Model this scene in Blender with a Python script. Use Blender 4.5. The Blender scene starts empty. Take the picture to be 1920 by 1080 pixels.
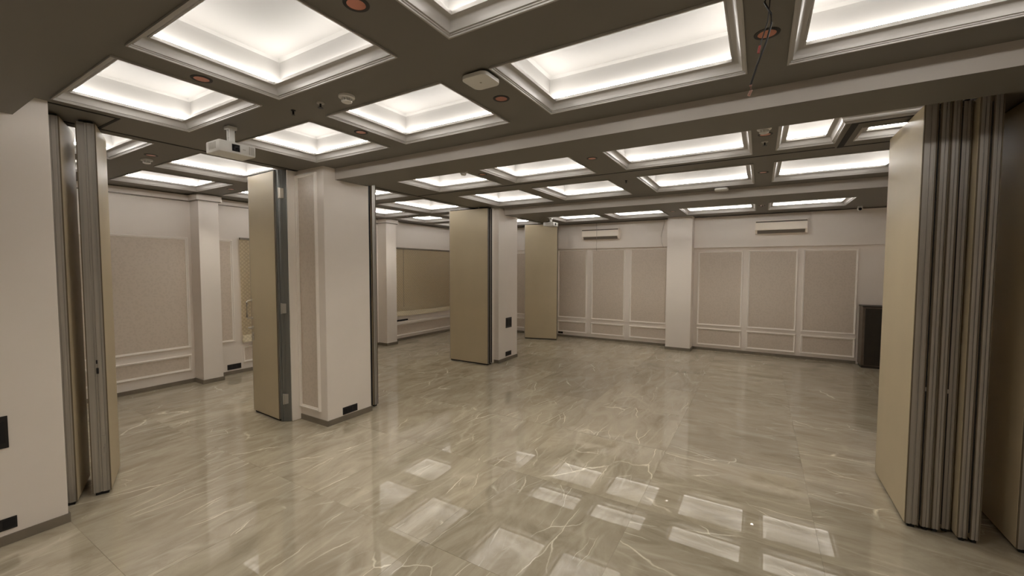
import bpy, bmesh, math, random
from mathutils import Matrix, Vector
random.seed(7)
SC = bpy.context.scene
COL = SC.collection

# ------------------------------------------------------------------ camera, world, exposure
F_PX, YAW, PITCH, ROLL, CAM_H = 778.53, math.radians(-30.813), math.radians(-2.767), math.radians(0.132), 1.6
fw = Vector((math.sin(YAW) * math.cos(PITCH), math.cos(YAW) * math.cos(PITCH), math.sin(PITCH)))
rt = Vector((math.cos(YAW), -math.sin(YAW), 0.0))
up = rt.cross(fw)
rt2 = rt * math.cos(ROLL) + up * math.sin(ROLL)
up2 = -rt * math.sin(ROLL) + up * math.cos(ROLL)
cd = bpy.data.cameras.new('camera')
cd.sensor_fit = 'HORIZONTAL'
cd.sensor_width = 36.0
cd.lens = F_PX * 36.0 / 1920.0
cd.clip_start = 0.02
cam = bpy.data.objects.new('camera', cd)
COL.objects.link(cam)
m = Matrix((rt2, up2, -fw)).transposed().to_4x4()
m.translation = (0, 0, CAM_H)
cam.matrix_world = m
SC.camera = cam

w = bpy.data.worlds.new('world')
w.use_nodes = True
w.node_tree.nodes['Background'].inputs[0].default_value = (0.01, 0.01, 0.01, 1)
SC.world = w
SC.view_settings.view_transform = 'Standard'
SC.view_settings.look = 'None'
SC.view_settings.gamma = 1.0
SC.view_settings.use_curve_mapping = False
SC.view_settings.exposure = 0.62
SC.cycles.max_bounces = 14
SC.cycles.diffuse_bounces = 10
SC.cycles.glossy_bounces = 6
SC.cycles.use_denoising = True
SC.cycles.sample_clamp_indirect = 6.0
LED_POWER = 19.0          # radiance of the cove LED strips
SPOT_POWER = 24.0         # watts of each recessed downlight

H = 2.592                 # ceiling
HB = 2.481                # underside of beams
XL, XR, YB, YF = -6.746, 2.2, -1.7, 8.904

# ------------------------------------------------------------------ materials
def new_mat(name):
    mt = bpy.data.materials.new(name)
    mt.use_nodes = True
    nt = mt.node_tree
    return mt, nt, nt.nodes['Principled BSDF']

def simple(name, col, rough=0.6, metal=0.0, spec=0.5, var=0.0, scale=6.0, bump=0.0, bscale=120.0):
    mt, nt, b = new_mat(name)
    b.inputs['Base Color'].default_value = (*col, 1)
    b.inputs['Roughness'].default_value = rough
    b.inputs['Metallic'].default_value = metal
    b.inputs['Specular IOR Level'].default_value = spec
    if var or bump:
        tc = nt.nodes.new('ShaderNodeTexCoord')
    if var:
        n = nt.nodes.new('ShaderNodeTexNoise')
        n.inputs['Scale'].default_value = scale
        n.inputs['Detail'].default_value = 4
        nt.links.new(tc.outputs['Object'], n.inputs['Vector'])
        r = nt.nodes.new('ShaderNodeValToRGB')
        r.color_ramp.elements[0].position = 0.3
        r.color_ramp.elements[1].position = 0.7
        r.color_ramp.elements[0].color = (*[c * (1 - var) for c in col], 1)
        r.color_ramp.elements[1].color = (*[min(1, c * (1 + var)) for c in col], 1)
        nt.links.new(n.outputs['Fac'], r.inputs['Fac'])
        nt.links.new(r.outputs['Color'], b.inputs['Base Color'])
    if bump:
        n2 = nt.nodes.new('ShaderNodeTexNoise')
        n2.inputs['Scale'].default_value = bscale
        nt.links.new(tc.outputs['Object'], n2.inputs['Vector'])
        bp = nt.nodes.new('ShaderNodeBump')
        bp.inputs['Strength'].default_value = bump
        bp.inputs['Distance'].default_value = 0.002
        nt.links.new(n2.outputs['Fac'], bp.inputs['Height'])
        nt.links.new(bp.outputs['Normal'], b.inputs['Normal'])
    return mt

M = {}
M['paint'] = simple('wall_paint', (0.86, 0.80, 0.745), 0.55, var=0.02, scale=2.0, bump=0.05, bscale=60)
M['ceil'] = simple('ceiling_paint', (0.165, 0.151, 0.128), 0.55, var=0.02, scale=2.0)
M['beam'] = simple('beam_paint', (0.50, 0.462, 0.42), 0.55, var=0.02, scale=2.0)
M['tray'] = simple('coffer_paint', (0.235, 0.226, 0.213), 0.6)
M['crown'] = simple('crown_paint', (0.43, 0.411, 0.385), 0.4)
M['trim'] = simple('trim_paint', (0.95, 0.90, 0.845), 0.4)
M['laminate'] = simple('beige_laminate', (0.56, 0.475, 0.325), 0.45, var=0.03, scale=3.0, bump=0.03, bscale=300)
M['skirting'] = simple('taupe_skirting', (0.21, 0.18, 0.14), 0.3, var=0.1, scale=9.0)
M['black'] = simple('black_plastic', (0.012, 0.011, 0.012), 0.35)
M['seal'] = simple('black_rubber', (0.008, 0.007, 0.008), 0.7)
M['white_plastic'] = simple('white_plastic', (0.70, 0.69, 0.66), 0.35)
M['ac_white'] = simple('ac_plastic', (0.93, 0.85, 0.74), 0.3)
M['ac_dark'] = simple('ac_underside', (0.16, 0.135, 0.11), 0.5)
M['grey_plastic'] = simple('grey_plastic', (0.42, 0.40, 0.36), 0.5)
M['chrome'] = simple('brushed_steel', (0.72, 0.68, 0.61), 0.38, metal=0.7)
M['copper'] = simple('copper_reflector', (0.62, 0.27, 0.19), 0.22, metal=1.0)
M['wood'] = simple('dark_wood', (0.022, 0.017, 0.011), 0.4, var=0.3, scale=8.0)
M['wood_light'] = simple('brown_wood', (0.13, 0.10, 0.075), 0.45, var=0.2, scale=8.0)
M['band'] = simple('brown_edge_banding', (0.15, 0.12, 0.08), 0.5)
M['wire'] = simple('black_cable', (0.015, 0.013, 0.012), 0.5)
M['redtip'] = simple('red_connector', (0.35, 0.05, 0.04), 0.5)
M['pinktip'] = simple('bare_cable_end', (0.55, 0.33, 0.27), 0.5)
M['glass'] = simple('dark_lens', (0.01, 0.01, 0.012), 0.08)
M['grout'] = simple('floor_grout', (0.30, 0.265, 0.20), 0.5)
M['cord'] = simple('pale_cord', (0.42, 0.38, 0.34), 0.6)

def metal_mat():
    mt, nt, b = new_mat('brushed_aluminium')
    b.inputs['Metallic'].default_value = 0.75
    b.inputs['Roughness'].default_value = 0.42
    tc = nt.nodes.new('ShaderNodeTexCoord')
    mp = nt.nodes.new('ShaderNodeMapping')
    mp.inputs['Scale'].default_value = (70, 70, 0.8)
    n = nt.nodes.new('ShaderNodeTexNoise')
    n.inputs['Scale'].default_value = 1.0
    n.inputs['Detail'].default_value = 3
    r = nt.nodes.new('ShaderNodeValToRGB')
    r.color_ramp.elements[0].color = (0.33, 0.32, 0.30, 1)
    r.color_ramp.elements[1].color = (0.62, 0.59, 0.54, 1)
    nt.links.new(tc.outputs['Object'], mp.inputs['Vector'])
    nt.links.new(mp.outputs['Vector'], n.inputs['Vector'])
    nt.links.new(n.outputs['Fac'], r.inputs['Fac'])
    nt.links.new(r.outputs['Color'], b.inputs['Base Color'])
    return mt
M['alu'] = metal_mat()
M['jamb'] = simple('dark_grey_metal', (0.20, 0.205, 0.20), 0.38, metal=0.7)

def led_mat():
    mt, nt, b = new_mat('led_strip')
    b.inputs['Base Color'].default_value = (0.9, 0.9, 0.9, 1)
    b.inputs['Emission Color'].default_value = (1.0, 0.96, 0.915, 1)
    b.inputs['Emission Strength'].default_value = LED_POWER
    return mt
M['led'] = led_mat()
M['bulb'] = simple('lit_bulb', (0.8, 0.75, 0.7), 0.4)
M['bulb'].node_tree.nodes['Principled BSDF'].inputs['Emission Color'].default_value = (1, 0.86, 0.68, 1)
M['bulb'].node_tree.nodes['Principled BSDF'].inputs['Emission Strength'].default_value = 2.0

def wallpaper_mat():
    mt, nt, b = new_mat('damask_wallpaper')
    tc = nt.nodes.new('ShaderNodeTexCoord')
    nz = nt.nodes.new('ShaderNodeTexNoise'); nz.inputs['Scale'].default_value = 16; nz.inputs['Detail'].default_value = 2; nz.inputs['Distortion'].default_value = 1.6
    vo = nt.nodes.new('ShaderNodeTexVoronoi'); vo.inputs['Scale'].default_value = 34
    add = nt.nodes.new('ShaderNodeMath'); add.operation = 'MULTIPLY'
    r = nt.nodes.new('ShaderNodeValToRGB')
    r.color_ramp.elements[0].position = 0.17; r.color_ramp.elements[1].position = 0.26
    r.color_ramp.elements[0].color = (0.65, 0.57, 0.49, 1); r.color_ramp.elements[1].color = (0.69, 0.607, 0.525, 1)
    rr = nt.nodes.new('ShaderNodeMapRange')
    rr.inputs['From Min'].default_value = 0.17; rr.inputs['From Max'].default_value = 0.26
    rr.inputs['To Min'].default_value = 0.30; rr.inputs['To Max'].default_value = 0.46
    for n in (nz, vo): nt.links.new(tc.outputs['Object'], n.inputs['Vector'])
    nt.links.new(nz.outputs['Fac'], add.inputs[0]); nt.links.new(vo.outputs['Distance'], add.inputs[1])
    nt.links.new(add.outputs[0], r.inputs['Fac']); nt.links.new(add.outputs[0], rr.inputs['Value'])
    nt.links.new(r.outputs['Color'], b.inputs['Base Color']); nt.links.new(rr.outputs['Result'], b.inputs['Roughness'])
    bp = nt.nodes.new('ShaderNodeBump'); bp.inputs['Strength'].default_value = 0.12; bp.inputs['Distance'].default_value = 0.002
    nt.links.new(add.outputs[0], bp.inputs['Height']); nt.links.new(bp.outputs['Normal'], b.inputs['Normal'])
    return mt
M['paper'] = wallpaper_mat()

def blind_mat():
    mt, nt, b = new_mat('patterned_blind_fabric')
    tc = nt.nodes.new('ShaderNodeTexCoord')
    mp = nt.nodes.new('ShaderNodeMapping'); mp.inputs['Rotation'].default_value = (math.radians(45), 0, 0); mp.inputs['Scale'].default_value = (1, 24, 24)
    ck = nt.nodes.new('ShaderNodeTexVoronoi'); ck.inputs['Scale'].default_value = 1.0; ck.inputs['Randomness'].default_value = 0.15
    nz = nt.nodes.new('ShaderNodeTexNoise'); nz.inputs['Scale'].default_value = 60
    r = nt.nodes.new('ShaderNodeValToRGB')
    r.color_ramp.elements[0].position = 0.30; r.color_ramp.elements[1].position = 0.52
    r.color_ramp.elements[0].color = (0.88, 0.80, 0.62, 1); r.color_ramp.elements[1].color = (0.74, 0.66, 0.49, 1)
    mx = nt.nodes.new('ShaderNodeMath'); mx.operation = 'MULTIPLY_ADD'; mx.inputs[1].default_value = 0.35; 
    nt.links.new(tc.outputs['Object'], mp.inputs['Vector']); nt.links.new(mp.outputs['Vector'], ck.inputs['Vector'])
    nt.links.new(tc.outputs['Object'], nz.inputs['Vector'])
    nt.links.new(nz.outputs['Fac'], mx.inputs[0]); nt.links.new(ck.outputs['Distance'], mx.inputs[2])
    sb = nt.nodes.new('ShaderNodeMath'); sb.operation = 'SUBTRACT'; sb.inputs[1].default_value = 0.15
    nt.links.new(mx.outputs[0], sb.inputs[0])
    nt.links.new(sb.outputs[0], r.inputs['Fac']); nt.links.new(r.outputs['Color'], b.inputs['Base Color'])
    b.inputs['Roughness'].default_value = 0.42
    return mt
M['blind'] = blind_mat()

def marble_mat():
    mt, nt, b = new_mat('polished_taupe_marble')
    N = nt.nodes.new; L = nt.links.new
    tc = N('ShaderNodeTexCoord'); oi = N('ShaderNodeObjectInfo')
    sc = N('ShaderNodeVectorMath'); sc.operation = 'SCALE'; sc.inputs['Scale'].default_value = 60.0
    cx = N('ShaderNodeCombineXYZ')
    L(oi.outputs['Random'], cx.inputs[0]); 
    mu = N('ShaderNodeMath'); mu.operation = 'MULTIPLY'; mu.inputs[1].default_value = 7.31
    L(oi.outputs['Random'], mu.inputs[0]); L(mu.outputs[0], cx.inputs[1])
    L(cx.outputs[0], sc.inputs[0])
    ad = N('ShaderNodeVectorMath'); ad.operation = 'ADD'
    L(tc.outputs['Object'], ad.inputs[0]); L(sc.outputs[0], ad.inputs[1])
    # soft streaks running along the slab
    mp = N('ShaderNodeMapping'); mp.inputs['Rotation'].default_value = (0, 0, math.radians(14)); mp.inputs['Scale'].default_value = (3.4, 1.25, 1)
    L(ad.outputs[0], mp.inputs['Vector'])
    n1 = N('ShaderNodeTexNoise'); n1.inputs['Scale'].default_value = 1.3; n1.inputs['Detail'].default_value = 9; n1.inputs['Roughness'].default_value = 0.68; n1.inputs['Distortion'].default_value = 1.1
    L(mp.outputs[0], n1.inputs['Vector'])
    r1 = N('ShaderNodeValToRGB')
    e = r1.color_ramp.elements
    e[0].position = 0.28; e[0].color = (0.33, 0.288, 0.21, 1)
    e[1].position = 0.76; e[1].color = (0.62, 0.57, 0.45, 1)
    k = e.new(0.5); k.color = (0.49, 0.435, 0.335, 1)
    L(n1.outputs['Fac'], r1.inputs['Fac'])
    # thin pale veins
    def vein(rot, sx, sy, scale, thick, off, cover):
        mp2 = N('ShaderNodeMapping'); mp2.inputs['Rotation'].default_value = (0, 0, math.radians(rot)); mp2.inputs['Scale'].default_value = (sx, sy, 1); mp2.inputs['Location'].default_value = (off, off * 1.7, 0)
        L(ad.outputs[0], mp2.inputs['Vector'])
        jn = N('ShaderNodeTexNoise'); jn.inputs['Scale'].default_value = 3.5; jn.inputs['Detail'].default_value = 4
        L(ad.outputs[0], jn.inputs['Vector'])
        js = N('ShaderNodeVectorMath'); js.operation = 'SCALE'; js.inputs['Scale'].default_value = 0.20
        L(jn.outputs['Color'], js.inputs[0])
        ja = N('ShaderNodeVectorMath'); ja.operation = 'ADD'
        L(mp2.outputs[0], ja.inputs[0]); L(js.outputs[0], ja.inputs[1])
        nn = N('ShaderNodeTexVoronoi'); nn.feature = 'DISTANCE_TO_EDGE'; nn.voronoi_dimensions = '2D'; nn.inputs['Scale'].default_value = scale
        L(ja.outputs[0], nn.inputs['Vector'])
        mr = N('ShaderNodeMapRange'); mr.inputs['From Min'].default_value = 0.0; mr.inputs['From Max'].default_value = thick; mr.inputs['To Min'].default_value = 1.0; mr.inputs['To Max'].default_value = 0.0
        L(nn.outputs['Distance'], mr.inputs['Value'])
        mk = N('ShaderNodeTexNoise'); mk.inputs['Scale'].default_value = 2.2; mk.inputs['Detail'].default_value = 3
        L(ad.outputs[0], mk.inputs['Vector'])
        mm = N('ShaderNodeMapRange'); mm.inputs['From Min'].default_value = cover; mm.inputs['From Max'].default_value = cover + 0.12
        L(mk.outputs['Fac'], mm.inputs['Value'])
        p = N('ShaderNodeMath'); p.operation = 'MULTIPLY'
        L(mr.outputs[0], p.inputs[0]); L(mm.outputs[0], p.inputs[1])
        return p.outputs[0]
    v1 = vein(12, 2.4, 0.50, 1.0, 0.0105, 3.1, 0.47)
    v2 = vein(-32, 2.2, 0.7, 1.2, 0.0075, 11.7, 0.51)
    v3 = vein(40, 2.0, 0.9, 1.9, 0.009, 23.3, 0.56)
    v4 = vein(6, 3.0, 0.6, 1.6, 0.060, 31.3, 0.42)
    soft = N('ShaderNodeMath'); soft.operation = 'MULTIPLY'; soft.inputs[1].default_value = 0.18
    L(v4, soft.inputs[0])
    mxa = N('ShaderNodeMath'); mxa.operation = 'MAXIMUM'; L(v1, mxa.inputs[0]); L(v2, mxa.inputs[1])
    mxb = N('ShaderNodeMath'); mxb.operation = 'MAXIMUM'; L(v3, mxb.inputs[0]); L(soft.outputs[0], mxb.inputs[1])
    mxx = N('ShaderNodeMath'); mxx.operation = 'MAXIMUM'; L(mxa.outputs[0], mxx.inputs[0]); L(mxb.outputs[0], mxx.inputs[1])
    mix = N('ShaderNodeMix'); mix.data_type = 'RGBA'
    mix.inputs['B'].default_value = (1.0, 0.95, 0.80, 1)
    f = N('ShaderNodeMath'); f.operation = 'MULTIPLY'; f.inputs[1].default_value = 1.0
    L(mxx.outputs[0], f.inputs[0])
    L(f.outputs[0], mix.inputs['Factor']); L(r1.outputs['Color'], mix.inputs['A'])
    # each slab a little lighter or darker
    hv = N('ShaderNodeHueSaturation')
    mr2 = N('ShaderNodeMapRange'); mr2.inputs['To Min'].default_value = 0.90; mr2.inputs['To Max'].default_value = 1.10
    L(oi.outputs['Random'], mr2.inputs['Value']); L(mr2.outputs[0], hv.inputs['Value'])
    L(mix.outputs['Result'], hv.inputs['Color'])
    L(hv.outputs['Color'], b.inputs['Base Color'])
    b.inputs['Roughness'].default_value = 0.0
    b.inputs['IOR'].default_value = 2.35
    return mt
M['marble'] = marble_mat()

# ------------------------------------------------------------------ mesh helpers
class MB:
    def __init__(s): s.bm = bmesh.new()
    def box(s, x0, x1, y0, y1, z0, z1, bev=0.0):
        t = bmesh.new()
        bmesh.ops.create_cube(t, size=1.0)
        for v in t.verts:
            v.co = Vector((x0 + (v.co.x + .5) * (x1 - x0), y0 + (v.co.y + .5) * (y1 - y0), z0 + (v.co.z + .5) * (z1 - z0)))
        if bev:
            bmesh.ops.bevel(t, geom=list(t.edges), offset=bev, segments=2, affect='EDGES', profile=0.6)
        s._merge(t); return s
    def _merge(s, t):
        me = bpy.data.meshes.new('tmp'); t.to_mesh(me); t.free()
        s.bm.from_mesh(me); bpy.data.meshes.remove(me)
    def prism(s, poly, z0, z1, bev=0.0):
        t = bmesh.new()
        lo = [t.verts.new((x, y, z0)) for x, y in poly]
        hi = [t.verts.new((x, y, z1)) for x, y in poly]
        n = len(poly)
        t.faces.new(lo[::-1]); t.faces.new(hi)
        for i in range(n):
            t.faces.new((lo[i], lo[(i + 1) % n], hi[(i + 1) % n], hi[i]))
        bmesh.ops.recalc_face_normals(t, faces=t.faces)
        if bev:
            bmesh.ops.bevel(t, geom=list(t.edges), offset=bev, segments=2, affect='EDGES', profile=0.6)
        s._merge(t); return s
    def lathe(s, prof, cen=(0, 0, 0), axis='Z', n=24):
        t = bmesh.new(); rings = []
        for r, h in prof:
            ring = []
            for i in range(n):
                a = 2 * math.pi * i / n
                p = (r * math.cos(a), r * math.sin(a), h)
                if axis == 'X': p = (p[2], p[0], p[1])
                elif axis == 'Y': p = (p[0], p[2], p[1])
                ring.append(t.verts.new((p[0] + cen[0], p[1] + cen[1], p[2] + cen[2])))
            rings.append(ring)
        for a, b in zip(rings, rings[1:]):
            for i in range(n):
                t.faces.new((a[i], a[(i + 1) % n], b[(i + 1) % n], b[i]))
        if prof[0][0] > 1e-5: t.faces.new(rings[0][::-1])
        if prof[-1][0] > 1e-5: t.faces.new(rings[-1])
        bmesh.ops.remove_doubles(t, verts=t.verts, dist=1e-6)
        bmesh.ops.recalc_face_normals(t, faces=t.faces)
        s._merge(t); return s
    def tube(s, pts, r, n=8):
        t = bmesh.new(); rings = []
        pts = [Vector(p) for p in pts]
        for i, p in enumerate(pts):
            d = (pts[min(i + 1, len(pts) - 1)] - pts[max(i - 1, 0)]).normalized()
            a = d.cross(Vector((0, 0, 1)))
            if a.length < 1e-3: a = d.cross(Vector((1, 0, 0)))
            a.normalize(); b = d.cross(a)
            rings.append([t.verts.new(p + a * r * math.cos(2 * math.pi * k / n) + b * r * math.sin(2 * math.pi * k / n)) for k in range(n)])
        for a, b in zip(rings, rings[1:]):
            for i in range(n):
                t.faces.new((a[i], a[(i + 1) % n], b[(i + 1) % n], b[i]))
        t.faces.new(rings[0][::-1]); t.faces.new(rings[-1])
        bmesh.ops.recalc_face_normals(t, faces=t.faces)
        s._merge(t); return s
    def faces(s, verts, faces):
        vs = [s.bm.verts.new(v) for v in verts]
        for f in faces: s.bm.faces.new([vs[i] for i in f])
        return s
    def build(s, name, mat, parent=None, smooth=False, loc=None):
        me = bpy.data.meshes.new(name)
        s.bm.to_mesh(me); s.bm.free()
        if isinstance(mat, str): mat = M[mat]
        me.materials.append(mat)
        if smooth:
            for p in me.polygons: p.use_smooth = True
            me.set_sharp_from_angle(angle=math.radians(40))
        o = bpy.data.objects.new(name, me)
        COL.objects.link(o)
        if parent: o.parent = parent
        if loc: o.location = loc
        return o

def struct(o): o['kind'] = 'structure'; return o
def tag(o, label, cat, group=None):
    o['label'] = label; o['category'] = cat; o['kind'] = 'thing'
    if group: o['group'] = group
    return o
def thing(name, label, cat, loc=(0, 0, 0), rot=0.0, group=None):
    o = bpy.data.objects.new(name, None); COL.objects.link(o)
    o.empty_display_size = 0.1
    o.location = loc; o.rotation_euler = (0, 0, rot)
    return tag(o, label, cat, group)

def ring_sweep(poly, prof, closed=False):
    """sweep profile (d inward, z) round a rectilinear CCW polygon with mitred corners"""
    mb = MB(); bm = mb.bm; n = len(poly)
    def offs(d):
        out = []
        for i in range(n):
            p0, p1, p2 = poly[i - 1], poly[i], poly[(i + 1) % n]
            def nrm(a, b):
                dx, dy = b[0] - a[0], b[1] - a[1]; l = math.hypot(dx, dy); return (-dy / l, dx / l)
            n1, n2 = nrm(p0, p1), nrm(p1, p2)
            out.append((p1[0] + d * (n1[0] + n2[0]), p1[1] + d * (n1[1] + n2[1])))
        return out
    rings = [[bm.verts.new((x, y, z)) for x, y in offs(d)] for d, z in prof]
    if closed: rings.append(rings[0])
    for a, b in zip(rings, rings[1:]):
        for i in range(n):
            bm.faces.new((a[i], a[(i + 1) % n], b[(i + 1) % n], b[i]))
    return mb, rings, offs

# ------------------------------------------------------------------ floor: slabs on a grouted bed
floor = struct(MB().box(XL - 0.1, XR + 0.1, YB - 0.1, YF + 0.1, -0.15, -0.004).build('floor', 'grout'))
def cuts(lo, hi, base, step):
    out = [lo]; k = math.floor((lo - base) / step) + 1
    while base + k * step < hi - 1e-4:
        if base + k * step - lo > 0.02: out.append(base + k * step)
        k += 1
    return out + [hi]
xs, ys = cuts(XL, XR, 0.335, 1.0), cuts(YB, YF, 3.76, 1.0)
tile_cache = {}
for x0, x1 in zip(xs, xs[1:]):
    for y0, y1 in zip(ys, ys[1:]):
        wx, wy = round(x1 - x0, 3), round(y1 - y0, 3)
        loc = ((x0 + x1) / 2, (y0 + y1) / 2, -0.006)
        if (wx, wy) in tile_cache:
            o = tile_cache[(wx, wy)].copy(); COL.objects.link(o); o.location = loc
        else:
            g = 0.0004
            o = MB().box(-wx / 2 + g, wx / 2 - g, -wy / 2 + g, wy / 2 - g, -0.006, 0.006, 0.0006).build('tile', 'marble', floor, loc=loc)
            tile_cache[(wx, wy)] = o
        tilt = 0.0011
        sq = wx == wy == 1.0
        if sq and loc[0] > -0.9: turn = math.pi * (0.5 + random.randint(0, 1))      # slabs laid with the grain crosswise
        else: turn = math.pi * random.randint(0, 1)
        o.rotation_euler = (random.uniform(-tilt, tilt), random.uniform(-tilt, tilt), turn)

# ------------------------------------------------------------------ ceiling with coffers
C = {'x0': (-3.595, -2.647), 'x1': (-2.446, -1.495), 'x2': (-1.168, -0.091), 'x3': (0.096, 1.11), 'l0': (-6.32, -5.433), 'l1': (-5.125, -4.19)}
def rect(xc, y0, y1):
    a, b = C[xc] if isinstance(xc, str) else xc
    return [(a, y0), (b, y0), (b, y1), (a, y1)]
coffers = []
for xc in ('x0', 'x1', 'x2', 'x3'):
    coffers.append(rect(xc, 0.757, 1.430))  # rightmost coffer of this row is out of view, added to balance the light
    coffers.append(rect(xc, 1.756, 2.447))
    if xc != 'x3': coffers.append(rect(xc, 3.467, 4.189))
    coffers.append(rect(xc, 4.60, 5.617))
    coffers.append(rect(xc, 7.39, 8.257))
    coffers.append(rect(xc, 6.53, 7.10))  # unseen row behind the far beam, added to brighten the back wall
coffers.append([(0.096, 3.467), (1.11, 3.467), (1.11, 3.63), (0.47, 3.63), (0.47, 4.14), (0.096, 4.14)])
coffers.append(rect((0.60, 1.11), 3.80, 4.14))
for xc in ('l0', 'l1'):
    for y0, y1 in ((0.757, 1.418), (1.75, 2.586), (2.905, 4.215), (4.52, 5.74), (6.05, 6.87), (7.20, 8.257)):
        coffers.append(rect(xc, y0, y1))
downlights = [(-1.334, 1.085), (-2.556, 1.084), (-1.330, 2.102), (-2.541, 2.092), (-0.001, 2.101), (-1.332, 3.642), (0.007, 3.644), (0.002, 5.051), (-2.557, 3.673), (-4.668, 1.567),
              (-0.003, 7.70), (-1.332, 7.70), (-2.55, 7.70), (-5.80, 2.745), (-5.88, 5.90), (-4.67, 2.745),
              (-2.55, -0.95), (-1.33, -0.95), (0.0, -0.95)]  # these last three are unseen, added as fill light for the foreground
HR = 0.030

def ceiling_mesh():
    holes = []
    for p in coffers:
        if len(p) == 4: holes.append((p[0][0], p[1][0], p[0][1], p[2][1]))
        else:
            holes.append((p[0][0], p[1][0], p[0][1], p[2][1])); holes.append((p[0][0], p[3][0], p[3][1], p[4][1]))
    for x, y in downlights: holes.append((x - HR, x + HR, y - HR, y + HR))
    X = sorted({XL - .1, XR + .1, *[h[0] for h in holes], *[h[1] for h in holes]})
    Y = sorted({YB - .1, YF + .1, *[h[2] for h in holes], *[h[3] for h in holes]})
    mb = MB(); bm = mb.bm; vc = {}
    def V(x, y):
        if (x, y) not in vc: vc[(x, y)] = bm.verts.new((x, y, H))
        return vc[(x, y)]
    for a, b in zip(X, X[1:]):
        for c, d in zip(Y, Y[1:]):
            cx, cy = (a + b) / 2, (c + d) / 2
            if any(h[0] < cx < h[1] and h[2] < cy < h[3] for h in holes): continue
            bm.faces.new((V(a, c), V(a, d), V(b, d), V(b, c)))
    return mb
ceiling = struct(ceiling_mesh().build('ceiling', 'ceil'))
cove = [(-0.010, 0.001), (-0.010, -0.009), (-0.002, -0.009), (-0.001, -0.002), (0.004, -0.002), (0.004, 0.004), (0.012, 0.004), (0.013, 0.009)]
for i in range(7):
    a = math.radians(90 * i / 6)
    cove.append((0.050 - 0.037 * math.cos(a), 0.009 + 0.036 * math.sin(a)))
cove += [(0.051, 0.040), (0.058, 0.040), (0.058, 0.056), (0.046, 0.056), (0.046, 0.050), (-0.030, 0.050)]
def coffer(poly):
    mb, rings, offs = ring_sweep(poly, [(-0.030, H + 0.048), (-0.030, H + 0.195), (-0.024, H + 0.215), (-0.006, H + 0.226)])
    mb.bm.faces.new(rings[-1][::-1])
    t = mb.build('coffer', 'tray', ceiling, smooth=True)
    mb, _, _ = ring_sweep(poly, [(d, H + z) for d, z in cove])
    mb.build('crown_moulding', 'crown', t, smooth=True)
    mb, _, _ = ring_sweep(poly, [(-0.018, H + 0.066), (-0.018, H + 0.089), (-0.006, H + 0.089), (-0.006, H + 0.066)], closed=True)
    mb.build('led_strip', 'led', t)
for p in coffers: coffer(p)
# beams
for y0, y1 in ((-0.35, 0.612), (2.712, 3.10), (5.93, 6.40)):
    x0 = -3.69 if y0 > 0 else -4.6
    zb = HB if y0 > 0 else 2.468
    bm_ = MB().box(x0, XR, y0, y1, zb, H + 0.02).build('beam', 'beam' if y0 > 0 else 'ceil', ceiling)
    bm_.data.materials.append(M['ceil'])          # shade of the underside put into its colour, using the ceiling material
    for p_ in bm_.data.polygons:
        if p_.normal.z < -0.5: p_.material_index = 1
# slots of the partition tracks
def slot(x0, x1, y0, y1): MB().box(x0, x1, y0, y1, H - 0.003, H + 0.004).build('track_slot', 'seal', ceiling)
slot(-4.118, -4.098, 0.2, 8.85)
slot(-3.72, -3.705, 0.70, 1.07); slot(-4.10, -3.705, 1.07, 1.088)
slot(-4.09, 0.50, 4.312, 4.328)
slot(0.515, 0.555, 3.67, 4.34); slot(0.555, 1.14, 3.665, 3.695); slot(0.555, 1.14, 4.32, 4.335)

# ------------------------------------------------------------------ walls
wall_back = struct(MB().box(XL - .1, XR + .1, YF, YF + .12, 0, H + .02).build('wall_back', 'paint'))
wall_left = struct(MB().box(XL - .12, XL, YB - .1, YF + .1, 0, H + .02).build('wall_left', 'paint'))
wall_right = struct(MB().box(XR, XR + .12, YB - .1, YF + .1, 0, H + .02).build('wall_right', 'paint'))
wall_front = struct(MB().box(XL - .1, XR + .1, YB - .12, YB, 0, H + .02).build('wall_front', 'paint'))

struct(MB().box(1.145, XR, 4.36, 4.44, 0, H + .02).build('wall_light_block', 'paint'))      # unseen pocket wall added to keep light out behind the right stack

def moulding_frame(parent, plane, pos, a0, a1, z0, z1, wd=0.030, th=0.026):
    """mitred picture-frame moulding; plane 'Y' sits on y=pos facing -y, 'X' on x=pos facing +x"""
    prof = [(0, 0), (0, th * .55), (wd * .2, th), (wd * .5, th), (wd * .62, th * .55), (wd * .85, th * .5), (wd, th * .3), (wd, 0)]
    mb, rings, _ = ring_sweep([(a0, z0), (a1, z0), (a1, z1), (a0, z1)], prof)
    for v in mb.bm.verts:
        a, z, d = v.co
        v.co = (a, pos - d, z) if plane == 'Y' else (pos + d, a, z)
    bmesh.ops.recalc_face_normals(mb.bm, faces=mb.bm.faces)
    return mb.build('panel_moulding', 'trim', parent, smooth=True)
def paper(parent, plane, pos, a0, a1, z0, z1):
    mb = MB()
    if plane == 'Y': mb.box(a0, a1, pos - 0.004, pos + 0.002, z0, z1)
    else: mb.box(pos - 0.002, pos + 0.004, a0, a1, z0, z1)
    return mb.build('wallpaper_panel', 'paper', parent)
def framed(parent, plane, pos, a0, a1, z0, z1):
    i = 0.012
    paper(parent, plane, pos, a0 + i, a1 - i, z0 + i, z1 - i)
    moulding_frame(parent, plane, pos, a0, a1, z0, z1)

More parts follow.
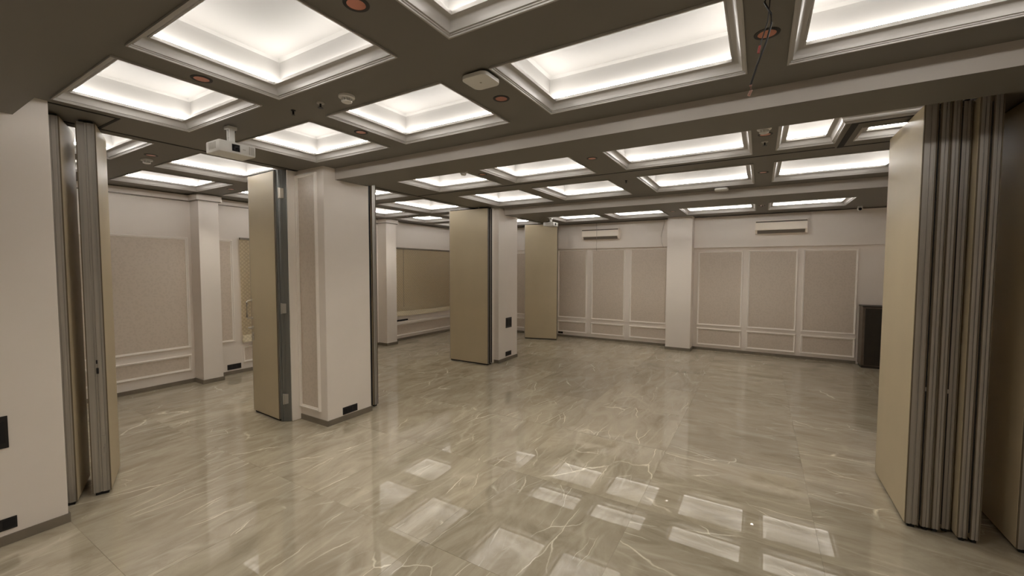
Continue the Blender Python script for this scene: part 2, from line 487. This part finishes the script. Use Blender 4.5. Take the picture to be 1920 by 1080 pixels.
# back wall: fascia, pilaster, framed wallpaper
for x0, x1 in ((XL, -1.585), (-1.118, XR)):
    MB().box(x0, x1, YF - 0.09, YF + .01, 2.035 if x1 < 0 else 1.995, H - 0.012).build('fascia', 'paint', wall_back)
pil = MB().box(-1.575, -1.122, 8.572, YF + .01, 0, H + .01, 0.004).build('pilaster', 'paint', wall_back)
MB().box(-1.585, -1.112, 8.562, YF, 0, 0.055).build('skirting', 'skirting', pil)
for a0, a1 in ((-6.6, -5.75), (-5.65, -4.80), (-4.70, -4.10), (-4.05, -3.345), (-3.235, -2.485), (-2.375, -1.610)):
    top = 2.02 if a0 > -4.08 else 1.98
    framed(wall_back, 'Y', YF, a0, a1, 0.452, top)
    framed(wall_back, 'Y', YF, a0, a1, 0.118, 0.378)
for a0, a1 in ((-1.045, -0.272), (-0.19, 0.575), (0.65, 1.405)):
    framed(wall_back, 'Y', YF, a0, a1, 0.488, 1.935)
    framed(wall_back, 'Y', YF, a0, a1, 0.100, 0.432)
struct(MB().box(XL, 1.42, YF - 0.012, YF, 0, 0.05).build('baseboard_back', 'skirting'))

# left wall
cz0 = 2.506
PY = [(2.667, 2.91), (5.93, 6.20)]
edges = [YB, PY[0][0], PY[0][1], PY[1][0], PY[1][1], YF]
for a, b_ in ((YB, PY[0][0]), (PY[0][1], PY[1][0]), (PY[1][1], YF)):
    MB().prism([(XL - .01, a), (XL + 0.035, a), (XL + 0.035, b_), (XL - .01, b_)], cz0, H - 0.014).build('cornice', 'paint', wall_left)
    MB().box(XL - .01, XL + 0.02, a, b_, H - 0.014, H + .01).build('cornice_shadow_gap', 'skirting', wall_left)
    MB().box(XL - .01, XL + 0.028, a, b_, cz0 - 0.010, cz0).build('cornice_shadow_line', 'skirting', wall_left)  # dark strip standing in for the shadow line under the cornice
for a, b_ in PY:
    p = MB().box(XL - .01, -6.5, a, b_, 0, H + .01, 0.003).build('pilaster', 'paint', wall_left)
    MB().box(XL, -6.472, a - 0.022, b_ + 0.022, cz0 - 0.010, cz0).build('capital_shadow_line', 'skirting', p)  # shadow line below the capital, drawn as a dark strip
    MB().box(XL, -6.465, a - 0.03, b_ + 0.03, cz0, H - 0.014).build('capital', 'paint', p)
    MB().box(XL, -6.49, a - 0.012, b_ + 0.012, 0, 0.055).build('skirting', 'skirting', p)
for a, b_ in ((YB, PY[0][0] - .012), (PY[0][1] + .012, PY[1][0] - .012), (PY[1][1] + .012, YF - .012)):
    struct(MB().box(XL, XL + 0.012, a, b_, 0, 0.052).build('baseboard_left', 'skirting'))
framed(wall_left, 'X', XL, 0.95, 2.625, 0.490, 2.005)
framed(wall_left, 'X', XL, 0.95, 2.625, 0.172, 0.398)
framed(wall_left, 'X', XL, 2.90, 3.185, 0.490, 2.005)
framed(wall_left, 'X', XL, 3.29, 5.80, 0.150, 0.400)
MB().box(XL - .01, XL + 0.042, 6.20, YF, 2.033, cz0).build('fascia', 'paint', wall_left)
MB().box(XL - .01, XL + 0.06, 6.20, YF, 0.375, 0.415, 0.004).build('window_sill', 'trim', wall_left)
paper(wall_left, 'X', XL, 6.22, 8.80, 0.125, 0.36)
moulding_frame(wall_left, 'X', XL, 6.21, 8.82, 0.105, 0.372)

# ------------------------------------------------------------------ roman blinds in the left room
def blind(name, label, y0, y1, z0, z1, lift, loc_x=XL):
    r = thing(name, label, 'blind', (loc_x + 0.03, (y0 + y1) / 2, z0), group=None)
    W = (y1 - y0) / 2
    mb = MB(); bm = mb.bm; ny, nz = 24, 30; g = []
    for j in range(nz + 1):
        row = []
        for i in range(ny + 1):
            u, v = i / ny, j / nz
            hem = lift(u)
            z = hem + (z1 - z0 - hem) * v
            x = 0.012 * math.sin(u * 9 + 2 * v) * (1 - v) ** 2 * 0.6
            if v < 0.16: x += 0.016 * math.sin(v / 0.16 * math.pi) + 0.006 * math.sin(u * 23 + v * 40)
            row.append(bm.verts.new((x, -W + 2 * W * u, z)))
        g.append(row)
    for j in range(nz):
        for i in range(ny):
            bm.faces.new((g[j][i], g[j][i + 1], g[j + 1][i + 1], g[j + 1][i]))
    bmesh.ops.solidify(bm, geom=list(bm.faces), thickness=0.004)
    mb.build('fabric', 'blind', r, smooth=True)
    mb = MB(); bm = mb.bm
    pts = [(0.024, -W + 2 * W * i / 16, lift(i / 16) + 0.055) for i in range(17)]
    for (xa, ya, za) in pts:
        for dx, dz in ((-.008, -.05), (.012, -.05), (.014, .05), (-.008, .055)):
            bm.verts.new((xa + dx, ya, za + dz))
    bm.verts.ensure_lookup_table()
    for i in range(16):
        for k in range(4):
            a, b_ = i * 4 + k, i * 4 + (k + 1) % 4
            bm.faces.new([bm.verts[q] for q in (a, b_, b_ + 4, a + 4)])
    bm.faces.new([bm.verts[q] for q in (0, 1, 2, 3)]); bm.faces.new([bm.verts[q] for q in (67, 66, 65, 64)])
    bmesh.ops.recalc_face_normals(bm, faces=bm.faces)
    mb.build('hem_fold', 'blind', r)
    MB().box(-0.01, 0.02, -W, W, z1 - z0 - 0.03, z1 - z0, 0.003).build('headrail', 'skirting', r)
    MB().tube([(0.022, -W + 0.35, 0.3), (0.022, -W + 0.35, z1 - z0 - 0.02)], 0.003, 6).build('pull_cord', 'skirting', r)
    return r
blind('roman_blind', 'wide gold patterned roman blind above a white sill, its near hem corner hitched up', 6.24, 8.78, 0.44, 2.03, lift=lambda u: 0.06 + 0.05 * max(0, 1 - u * 2.2) + 0.05 * u)
blind('roman_blind', 'gold patterned roman blind beside the lever handle of the open door panel', 3.275, 5.75, 0.455, 2.045, lift=lambda u: 0.005 + 0.03 * u)
MB().box(XL, XL + 0.012, 6.21, 6.75, 0.43, 0.462).build('window_frame_edge', 'seal', wall_left)

# ------------------------------------------------------------------ columns
def column(x0, x1, y0, y1, label, name='column'):
    c = MB().box(x0, x1, y0, y1, 0, H + .01, 0.004).build(name, 'paint')
    struct(c); c['label'] = label
    MB().box(x0 - 0.008, x1 + 0.008, y0 - 0.008, y1 + 0.008, 0, 0.056).build('skirting', 'skirting', c)
    return c
cA = column(-4.175, -3.692, 2.581, 3.125, 'white square column with a wallpaper panel on its front')
framed(cA, 'Y', 2.581, -4.135, -3.795, 0.135, 2.545)
cB = column(-4.175, -3.722, 5.805, 6.42, 'white square column with two black plates on its side')
cC = column(-4.30, -3.687, 0.10, 0.753, 'white square column nearest the camera with two black plates')

# ------------------------------------------------------------------ power plates
def plate(label, side, pos, a, z, wd, ht, gang, grp='black power plates'):
    """side 'X' faces +x at x=pos, 'Y' faces -y at y=pos"""
    r = thing('socket_plate', label, 'socket', (pos, a, z) if side == 'X' else (a, pos, z), 0 if side == 'X' else -math.pi / 2, grp)
    MB().box(-0.001, 0.006, -wd / 2, wd / 2, -ht / 2, ht / 2, 0.0015).build('cover', 'black', r)
    n = gang; s = wd / n
    for i in range(n):
        y = -wd / 2 + s * (i + .5)
        MB().box(0.005, 0.0085, y - s * .38, y + s * .38, -ht * .33, ht * .33, 0.001).build('socket_insert', 'seal', r)
    return r
plate('black floor-level socket plate low on the column with the wallpaper panel', 'X', -3.692, 2.845, 0.103, 0.18, 0.075, 3)
plate('tall black plate at waist height on the middle white column', 'X', -3.722, 6.127, 0.655, 0.19, 0.175, 2)
plate('small black socket plate low on the middle white column, under the tall plate', 'X', -3.722, 6.12, 0.118, 0.185, 0.078, 3)
plate('black plate at waist height on the nearest white column', 'X', -3.687, 0.43, 0.655, 0.20, 0.185, 2)
plate('black socket plate just above the skirting of the nearest white column', 'X', -3.687, 0.45, 0.12, 0.19, 0.068, 3)
plate('black socket plate low on the left room wall beside the pilaster', 'X', XL, 3.168, 0.112, 0.19, 0.078, 3)
plate('small black socket plate low on the far wall beside the end of the partition panel', 'Y', YF, -3.98, 0.105, 0.12, 0.07, 2)

# ------------------------------------------------------------------ folding partition panels
PG = 'folding partition panels'
def divider(label, p0, p1, t, side=1, zt=2.565, ends=True, end_seal=False, group=PG, hang=(0.25, 0.75)):
    """panel whose visible face runs p0->p1; body lies on the left (side=1) or right (-1) of that line"""
    L = math.hypot(p1[0] - p0[0], p1[1] - p0[1]); a = math.atan2(p1[1] - p0[1], p1[0] - p0[0])
    r = thing('room_divider', label, 'partition', (p0[0], p0[1], 0.0), a, group)
    y0, y1 = (0, t) if side > 0 else (-t, 0)
    z0, z1 = 0.022, zt
    bt = min(0.012, t * .2)
    ed = 0.014
    MB().box(ed, L - ed, y0 + bt, y1 - bt, z0 + .004, z1 - .004).build('core', 'alu', r)
    MB().box(0.009, L - 0.009, y0, y0 + bt, z0, z1, 0.0015).build('face_board', 'laminate', r)
    MB().box(0.009, L - 0.009, y1 - bt, y1, z0, z1, 0.0015).build('face_board', 'laminate', r)
    q = t - 0.004
    for e_, sg in ((L, 1), (0, -1)):
        def P(d, f): return (e_ + sg * d, y0 + 0.002 + q * f)
        poly = [P(-.0088, 0), P(0.001, 0), P(0.001, .40), P(-.005, .43), P(-.005, .53), P(0.0, .56), P(0.0, .80), P(-.003, .83), P(-.003, 1), P(-.0088, 1), P(-.0088, .8), P(-ed, .8), P(-ed, .2), P(-.0088, .2)]
        MB().prism(poly, z0, z1).build('edge_profile', 'alu', r)
    MB().box(0.01, L - 0.01, y0 + bt + .003, y1 - bt - .003, 0.001, z0 + .006).build('floor_seal', 'seal', r)
    MB().box(0.01, L - 0.01, y0 + bt + .003, y1 - bt - .003, z1 - .006, z1 + .014).build('top_seal', 'seal', r)
    for ya, yb in ((y0 + .001, y0 + .0065), (y1 - .0065, y1 - .001)):
        MB().box(L - .006, L + .0018, ya, yb, z0, z1 - .001).build('edge_banding', 'band', r)
    if end_seal:
        MB().box(L - .004, L + .004, y0 + t * .42, y1 - .001, 0.03, z1 - .005).build('end_seal', 'seal', r)
    for f in hang:
        MB().lathe([(0.012, z1 - .01), (0.012, H - .001)], (L * f, (y0 + y1) / 2, 0), n=10).build('carrier', 'chrome', r)
    return r
# door panel by the wallpapered column
d = divider('beige hinged door panel with a pull handle and lever, swung out beside the wallpapered column', (-4.791, 2.436), (-4.247, 2.408), 0.062, 1, 2.575)
hs = MB().tube([(0.028, 0.001, 1.045), (0.028, -0.045, 1.05), (0.028, -0.055, 1.06), (0.028, -0.055, 1.22), (0.028, -0.045, 1.235), (0.028, 0.001, 1.24)], 0.0085, 10)
for z in (1.045, 1.24): hs.lathe([(0.015, 0.001), (0.015, -0.006)], (0.028, 0, z), 'Y', 14)
hs.build('pull_handle', 'chrome', d, smooth=True)
lv = MB().lathe([(0.017, 0.0), (0.017, -0.007)], (0.04, 0, 0.945), 'Y', 16)
lv.tube([(0.04, 0, 0.945), (0.04, -0.042, 0.945), (0.045, -0.05, 0.945), (0.12, -0.05, 0.943)], 0.008, 8)
lv.build('lever_handle', 'chrome', d, smooth=True)
MB().box(0.026, 0.054, -0.004, 0.0, 0.80, 0.89, 0.002).lathe([(0.010, 0.0), (0.010, -0.012)], (0.04, 0, 0.86), 'Y', 12).build('lock_cylinder', 'chrome', d)
# its hinged metal jamb
jb = thing('door_jamb', 'grooved metal jamb with hinges between the door panel and the wallpapered column', 'jamb', (-4.19, 2.47, 0))
def W_(x, y): return (x + 4.19, y - 2.47)
MB().prism([W_(-4.242, 2.425), W_(-4.230, 2.420), W_(-4.222, 2.428), W_(-4.205, 2.428), W_(-4.200, 2.440), W_(-4.185, 2.452), W_(-4.178, 2.450), W_(-4.150, 2.472), W_(-4.143, 2.480), W_(-4.143, 2.56), W_(-4.242, 2.56)], 0.004, 2.585).build('metal_post', 'jamb', jb)
MB().box(0.046, 0.060, 0.010, 0.11, 0.004, 2.585, 0.002).build('white_edging', 'trim', jb)
MB().box(-0.012, 0.046, 0.08, 0.11, 0.004, 2.585, 0.002).build('white_filler', 'trim', jb)
for z in (0.24, 1.18, 2.35):
    h_ = MB().box(-0.012, 0.026, -0.046, -0.008, z - .05, z + .05, 0.002)
    h_.tube([(0.000, -0.046, z - .055), (0.000, -0.046, z + .055)], 0.007, 10)
    h_.build('hinge', 'grey_plastic' if z < 2 else 'chrome', jb, smooth=True)
# behind the wallpapered column
divider('narrow dark-edged panel end showing behind the wallpapered column', (-4.55, 3.150), (-3.770, 3.150), 0.060, 1, end_seal=True)
divider('second panel end behind the wallpapered column, farther from it', (-4.55, 3.226), (-3.762, 3.226), 0.060, 1)
# middle column
divider('beige partition panel standing across the front of the middle column', (-4.592, 5.598), (-3.795, 5.594), 0.056, 1, end_seal=True)
divider('second partition panel folded between the beige one and the middle column', (-4.58, 5.668), (-3.800, 5.664), 0.056, 1, end_seal=True)
jw = thing('jamb_strip', 'white upright strip between the folded panels and the middle column', 'jamb', (-3.84, 5.77, 0))
MB().box(-0.07, 0.03, -0.03, 0.034, 0.004, 2.588, 0.003).build('post', 'trim', jw)
# far one
divider('farthest beige partition panel, standing in front of the far wall', (-4.56, 8.20), (-3.845, 8.40), 0.06, 1, hang=(0.62, 0.92))
# left stack beside the nearest column
u = Vector((-0.93, 0.365)).normalized(); nrm = Vector((0.365, 0.93)).normalized()
def skew(corner, L, t, label):
    a = Vector(corner) + u * L
    return divider(label, (a.x, a.y), (corner[0], corner[1]), t, 1, 2.572, hang=(0.62, 0.90))
pa = skew((-3.940, 0.765), 0.45, 0.085, 'partition panel squeezed against the nearest white column')
pb = skew((-3.948, 0.925), 0.46, 0.098, 'partition panel with a wide grey metal edge, second from the nearest white column')
kl = MB().box(0.458, 0.466, 0.060, 0.082, 0.30, 0.42, 0.002)
kl.tube([(0.466, 0.071, 0.33), (0.472, 0.071, 0.345), (0.466, 0.071, 0.36)], 0.004, 8)
kl.build('latch', 'alu', pb)
MB().box(0.456, 0.464, 0.048, 0.060, 0.86, 0.90).build('lock_slot', 'seal', pb)
MB().box(0.456, 0.463, 0.048, 0.056, 0.93, 0.955).build('lock_slot', 'seal', pb)
# right stack
RG = PG
specs = [(0.814, 0.878, 3.412, 'beige partition panel at the inner face of the stack on the right'),
         (0.888, 0.932, 3.414, 'second panel in from the beige face of the right stack'),
         (0.935, 0.976, 3.418, 'third panel in from the beige face of the right stack'),
         (0.985, 1.030, 3.452, 'set-back panel in the middle of the right stack'),
         (1.038, 1.084, 3.386, 'panel pushed forward of its neighbours in the right stack'),
         (1.093, 1.136, 3.392, 'outermost panel of the right stack, toward the dark wall')]
rs = []
for i, (x0, x1, yf, lb) in enumerate(specs):
    pnl = divider(lb, (x0, 4.19), (x0, yf), x1 - x0, 1, 2.572)
    rs.append(pnl)
    if i in (0, 2, 4):
        L_ = 4.19 - yf; t_ = x1 - x0
        MB().box(0.02, L_ - 0.003, t_ + 0.001, t_ + 0.006, 0.06, 2.53).build('astragal_seal', 'seal', pnl)
        if i < 3:
            MB().box(L_ - 0.012, L_ - 0.002, t_ + 0.001, t_ + 0.006, 0.86, 0.885).build('latch', 'alu', pnl)
            MB().box(L_ - 0.05, L_ - 0.005, t_ + 0.001, t_ + 0.007, 2.535, 2.565).build('hanger', 'black', pnl)
divider('shadowed beige partition panel at the right edge, beyond the stack', (1.285, 4.30), (1.285, 3.415), 0.06, 1, 2.57)

# ------------------------------------------------------------------ air conditioners
def ac(label, x0, x1, z0, z1, y0, yw):
    r = thing('air_conditioner', label, 'air conditioner', ((x0 + x1) / 2, yw, z0), group='wall air conditioners')
    W = (x1 - x0) / 2; Hh = z1 - z0; D = yw - y0
    # side profile in (y,z), swept in x
    def sweep(prof, xa, xb, name, mat):
        mb = MB(); bm = mb.bm
        A = [bm.verts.new((xa, y, z)) for y, z in prof]; B = [bm.verts.new((xb, y, z)) for y, z in prof]
        n = len(prof)
        for i in range(n): bm.faces.new((A[i], A[(i + 1) % n], B[(i + 1) % n], B[i]))
        bm.faces.new(A[::-1]); bm.faces.new(B)
        bmesh.ops.recalc_face_normals(bm, faces=bm.faces)
        return mb.build(name, mat, r)
    sweep([(0, -0.045), (0, Hh), (-D * .92, Hh), (-D, Hh - .02), (-D, Hh - .05), (-D * .95, 0.02), (-D * .62, -0.045)], -W, W, 'body', 'ac_white')
    sweep([(-D - .002, Hh - .035), (-D - .010, Hh - .038), (-D - .008, 0.022), (-D, 0.012), (-D * .96, 0.02)], -W + .004, W - .004, 'front_panel', 'ac_white')
    sweep([(-D - .011, Hh - .036), (-D - .004, Hh - .016), (-D + .01, Hh - .016), (-D + .01, Hh - .036)], -W + .006, W - .006, 'intake_slot', 'ac_dark')
    sweep([(-D * .96, 0.008), (-D * .94, 0.012), (-D * .66, -0.040), (-D * .70, -0.046)], -W + .03, W - .03, 'louver', 'ac_dark')
ac('white wall air conditioner above the left group of wallpaper panels', -3.385, -2.572, 2.268, 2.448, 8.67, YF - .09)
ac('white wall air conditioner to the right of the far wall pilaster', -0.090, 0.676, 2.268, 2.452, 8.67, YF - .09)

# ------------------------------------------------------------------ projectors
def projector(label, x0, x1, y0, y1, z0, z1):
    cx, cy = (x0 + x1) / 2, (y0 + y1) / 2
    r = thing('projector', label, 'projector', (cx, cy, z0))
    a, b_, h = (x1 - x0) / 2, (y1 - y0) / 2, z1 - z0
    MB().box(-a, a, -b_, b_, 0, h, 0.012).build('body', 'white_plastic', r, smooth=True)
    MB().box(a - .004, a + .003, -b_ * .32, b_ * .1, h * .2, h * .8, 0.002).build('lens_window', 'glass', r)
    MB().lathe([(0.018, a - .004), (0.020, a + .006), (0.014, a + .007), (0.0, a + .004)], (0, -b_ * .12, h * .5), 'X', 20).build('lens', 'glass', r)
    v = MB()
    for i in range(5):
        xx = -a * .45 + i * a * .22
        v.box(xx, xx + a * .09, -b_ - .002, -b_ + .004, h * .25, h * .82)
    v.build('intake_grille', 'grey_plastic', r)
    v = MB()
    for i in range(4):
        yy = b_ * .62 + i * b_ * .08
        v.box(a - .004, a + .002, yy, yy + b_ * .035, h * .15, h * .85)
    v.build('exhaust_grille', 'grey_plastic', r)
    MB().box(a - .003, a + .001, b_ * .26, b_ * .42, h * .45, h * .52).build('badge', 'grey_plastic', r)
    top = H - z0
    MB().box(-0.022, 0.022, -0.022, 0.022, h - .002, h + .012).box(-0.018, -0.012, -.018, .018, h, top - .02).box(0.012, 0.018, -.018, .018, h, top - .02).box(-0.03, 0.03, -.03, .03, top - .022, top - .001, .002).build('ceiling_bracket', 'white_plastic', r)
    MB().tube([(-a * .6, -b_ * .5, h), (-a * .55, -b_ * .45, h + .02), (-a * .35, -b_ * .2, h + .012), (-a * .2, -b_ * .1, h + .04), (-a * .1, 0.03, top - .03), (-.01, 0.035, top - .001)], 0.006, 8).build('cable', 'wire', r, smooth=True)
    MB().box(-a * .75, -a * .35, -b_ * .6, -b_ * .3, h - .001, h + .014, .003).build('plug', 'black', r)
    return r
projector('white projector hanging from the ceiling near the door panel', -3.335, -3.150, 1.425, 1.665, 2.388, 2.468)
projector('small white projector hanging from the far ceiling above the farthest partition panel', -3.72, -3.50, 7.44, 7.68, 2.43, 2.505)

# ------------------------------------------------------------------ ceiling fittings
def lbl_dl(i): return ['recessed copper downlight between the top-left coffer and the top-middle coffer', 'recessed copper downlight between the two coffers at the upper left',
    'recessed copper downlight next to the square white access point', 'recessed copper downlight beside the small coffer behind the projector',
    'recessed copper downlight with the loose cable hanging across it', 'recessed downlight just past the near beam, between its second and third coffers',
    'recessed downlight just past the near beam, beside the smoke detector', 'recessed downlight in front of the far beam, right of the pale access point', 'recessed downlight just past the near beam, between its first and second coffers', 'recessed downlight over the left room beside a smoke detector',
    'recessed downlight before the far wall, between the two rightmost far coffers', 'recessed downlight before the far wall pilaster', 'recessed downlight before the far wall, above the left air conditioner side',
    'recessed downlight over the left room before the near wall pilaster', 'recessed downlight over the left room before the farther wall pilaster', 'recessed downlight over the left room just beyond the partition track',
    'unseen fill downlight added behind the near soffit, over the left of the hall', 'unseen fill downlight added behind the near soffit, second from the left wall', 'unseen fill downlight added behind the near soffit, over the camera position'][i]
dl0 = None
spot_data = bpy.data.lights.new('downlight_beam', 'SPOT')
spot_data.energy = SPOT_POWER
spot_data.spot_size = math.radians(125)
spot_data.spot_blend = 0.8
spot_data.shadow_soft_size = 0.02
spot_data.color = (1.0, 0.92, 0.80)
for i, (x, y) in enumerate(downlights):
    lamp = bpy.data.objects.new('downlight_beam', spot_data); COL.objects.link(lamp)
    lamp.location = (0, 0, -0.004)
    if dl0 is None:
        dl0 = thing('downlight', lbl_dl(i), 'downlight', (x, y, H), group='recessed copper downlights')
        MB().lathe([(0.035, 0.004), (0.035, -0.003), (0.048, -0.002), (0.049, 0.0), (0.044, 0.001), (0.044, 0.004)], n=32).build('trim_ring', 'wire', dl0, smooth=True)
        MB().lathe([(0.038, -0.002), (0.036, 0.008), (0.028, 0.030), (0.020, 0.042)], n=32).build('reflector', 'copper', dl0, smooth=True)
        MB().lathe([(0.020, 0.040), (0.016, 0.026), (0.0, 0.020)], n=20).build('bulb', 'bulb', dl0, smooth=True)
        kids = list(dl0.children)
        lamp.parent = dl0
    else:
        r = dl0.copy(); COL.objects.link(r); r.location = (x, y, H); r['label'] = lbl_dl(i)
        for k in kids:
            c = k.copy(); COL.objects.link(c); c.parent = r
        lamp.parent = r

def smoke(x, y, label):
    r = thing('smoke_detector', label, 'smoke detector', (x, y, H), group='ceiling smoke detectors')
    MB().lathe([(0.045, 0.0), (0.045, -0.012), (0.041, -0.015), (0.0, -0.015)], n=28).build('base', 'white_plastic', r, smooth=True)
    mb = MB()
    for k in range(8):
        a = 2 * math.pi * k / 8
        mb.box(0.026 * math.cos(a) - .003, 0.026 * math.cos(a) + .003, 0.026 * math.sin(a) - .003, 0.026 * math.sin(a) + .003, -0.034, -0.014)
    mb.build('cage', 'white_plastic', r)
    MB().lathe([(0.030, -0.032), (0.029, -0.036), (0.018, -0.041), (0.0, -0.042)], n=24).build('cap', 'white_plastic', r, smooth=True)
smoke(-2.081, 1.616, 'round white smoke detector beside the dark sprinkler head before the near beam')
smoke(-4.886, 1.607, 'round white smoke detector on the left room ceiling')
smoke(-0.001, 3.476, 'round white smoke detector just past the near beam, beside a downlight')
smoke(-2.65, 3.46, 'round white smoke detector just past the near beam, toward the wallpapered column')

def sprinkler(x, y, label, big):
    r = thing('sprinkler', label, 'sprinkler', (x, y, H), group='ceiling sprinklers')
    MB().lathe([(0.024 if big else .014, 0.0), (0.022 if big else .013, -0.005), (0.006, -0.006)], n=20).build('escutcheon', 'grey_plastic' if big else 'black', r, smooth=True)
    MB().lathe([(0.006, -0.005), (0.006, -0.024), (0.004, -0.026), (0.0, -0.026)], n=12).build('head', 'black', r, smooth=True)
    MB().lathe([(0.0, -0.028), (0.016 if big else .010, -0.029), (0.016 if big else .010, -0.031), (0.0, -0.031)], n=16).build('deflector', 'black', r)
sprinkler(-2.304, 1.602, 'small dark sprinkler head next to the smoke detector near the projector', True)
sprinkler(-2.561, 1.589, 'tiny dark ceiling sensor between the sprinkler head and the projector', False)
sprinkler(0.006, 3.854, 'small sprinkler head past the near beam, behind a smoke detector and downlight', True)
sprinkler(-1.33, 4.75, 'small sprinkler head between the far hall coffers', False)
sprinkler(0.002, 7.62, 'small sprinkler head between the two rightmost coffers along the far wall', True)
sprinkler(-5.28, 1.35, 'small sprinkler head on the left room ceiling near the grey-edged panel', False)

def rounded(w_, rad, n=6):
    pts = []
    for cx, cy, a0 in ((w_ - rad, w_ - rad, 0), (-w_ + rad, w_ - rad, 90), (-w_ + rad, -w_ + rad, 180), (w_ - rad, -w_ + rad, 270)):
        for k in range(n + 1):
            a = math.radians(a0 + 90 * k / n); pts.append((cx + rad * math.cos(a), cy + rad * math.sin(a)))
    return pts
def access_point(x, y, wd, label, th=0.030):
    r = thing('access_point', label, 'access point', (x, y, H))
    MB().prism(rounded(wd * .8, .03), -0.012, -0.0005).build('mounting_plate', 'black', r)
    MB().prism(rounded(wd, .035), -th, -0.010, 0.004).build('cover', 'white_plastic', r, smooth=True)
    MB().lathe([(0.006, -th + .001), (0.006, -th - .0015), (0, -th - .0015)], n=14).build('indicator', 'grey_plastic', r)
access_point(-1.272, 1.812, 0.078, 'square white wireless access point with rounded corners on the ceiling before the near beam')
access_point(-0.432, 5.74, 0.075, 'pale flat access point on the ceiling in front of the far beam', 0.035)

def camera_dome(x, y, label):
    r = thing('security_camera', label, 'camera', (x, y, H))
    MB().lathe([(0.032, 0), (0.032, -0.02), (0.026, -0.024), (0, -0.024)], n=20).build('mount', 'white_plastic', r, smooth=True)
    MB().lathe([(0.026, -0.022), (0.036, -0.03), (0.036, -0.05), (0.028, -0.066), (0, -0.07)], n=20).build('housing', 'white_plastic', r, smooth=True)
    MB().lathe([(0.022, -0.036), (0.020, -0.042), (0, -0.044)], (-0.002, 0, -0.05), 'Y', 18).build('lens', 'glass', r, smooth=True)
camera_dome(1.335, 8.52, 'white security camera with a dark lens under the ceiling at the far wall')

# loose cables
r = thing('loose_cable', 'loose black cable with frayed ends hanging from the ceiling across a downlight', 'cable', (0.0, 1.80, H))
def wire(pts, name, mat, rad=0.0035): MB().tube(pts, rad, 8).build(name, mat, r, smooth=True)
wire([(0.0, 0.0, 0.0), (-0.012, 0.0, -0.03), (0.010, 0.0, -0.075), (0.012, 0, -0.11), (-0.002, 0.0, -0.17), (-0.03, 0, -0.25), (-0.048, 0, -0.315)], 'long_cable', 'wire')
wire([(-0.048, 0, -0.315), (-0.046, 0, -0.335), (-0.053, 0, -0.352)], 'bare_end', 'pinktip', 0.005)
wire([(0.006, 0.0, 0.0), (0.004, 0.0, -0.05), (0.0, 0, -0.10), (-0.022, 0, -0.18)], 'short_cable', 'wire', 0.002)
wire([(-0.022, 0, -0.18), (-0.026, 0, -0.205)], 'red_end', 'redtip', 0.0045)
r = thing('hanging_cord', 'thin pale cord hanging in front of the left air conditioner', 'cord', (-3.045, 8.66, H))
MB().tube([(0, 0, 0), (0.004, 0, -0.2), (0, 0, -0.62)], 0.004, 6).build('cord', 'cord', r)
r = thing('hanging_cord', 'thin loose cord drooping down the fascia beside the far wall pilaster', 'cord', (-1.70, YF - .097, H - .02))
MB().tube([(0.03, 0, 0), (0.0, -0.004, -0.15), (-0.035, 0, -0.32), (-0.02, -0.003, -0.46), (0.01, 0, -0.55)], 0.0035, 6).build('cord', 'cord', r)

# ------------------------------------------------------------------ dark cabinet at the end of the far wall
r = thing('cabinet', 'dark wooden cabinet against the end of the far wall behind the right stack', 'cabinet', (1.44, 8.60, 0))
MB().box(0, 0.50, 0.012, 0.30, 0.04, 0.985, 0.003).build('body', 'wood_light', r)
MB().box(0.035, 0.25, 0.0, 0.014, 0.05, 0.965, 0.002).build('door', 'wood', r)
MB().box(0.256, 0.47, 0.0, 0.014, 0.05, 0.965, 0.002).build('door', 'wood', r)
MB().box(-0.006, 0.506, -0.004, 0.302, 0.985, 1.005, 0.003).build('top', 'wood', r)
MB().box(0.01, 0.49, 0.03, 0.29, 0.0, 0.04).build('plinth', 'wood', r)
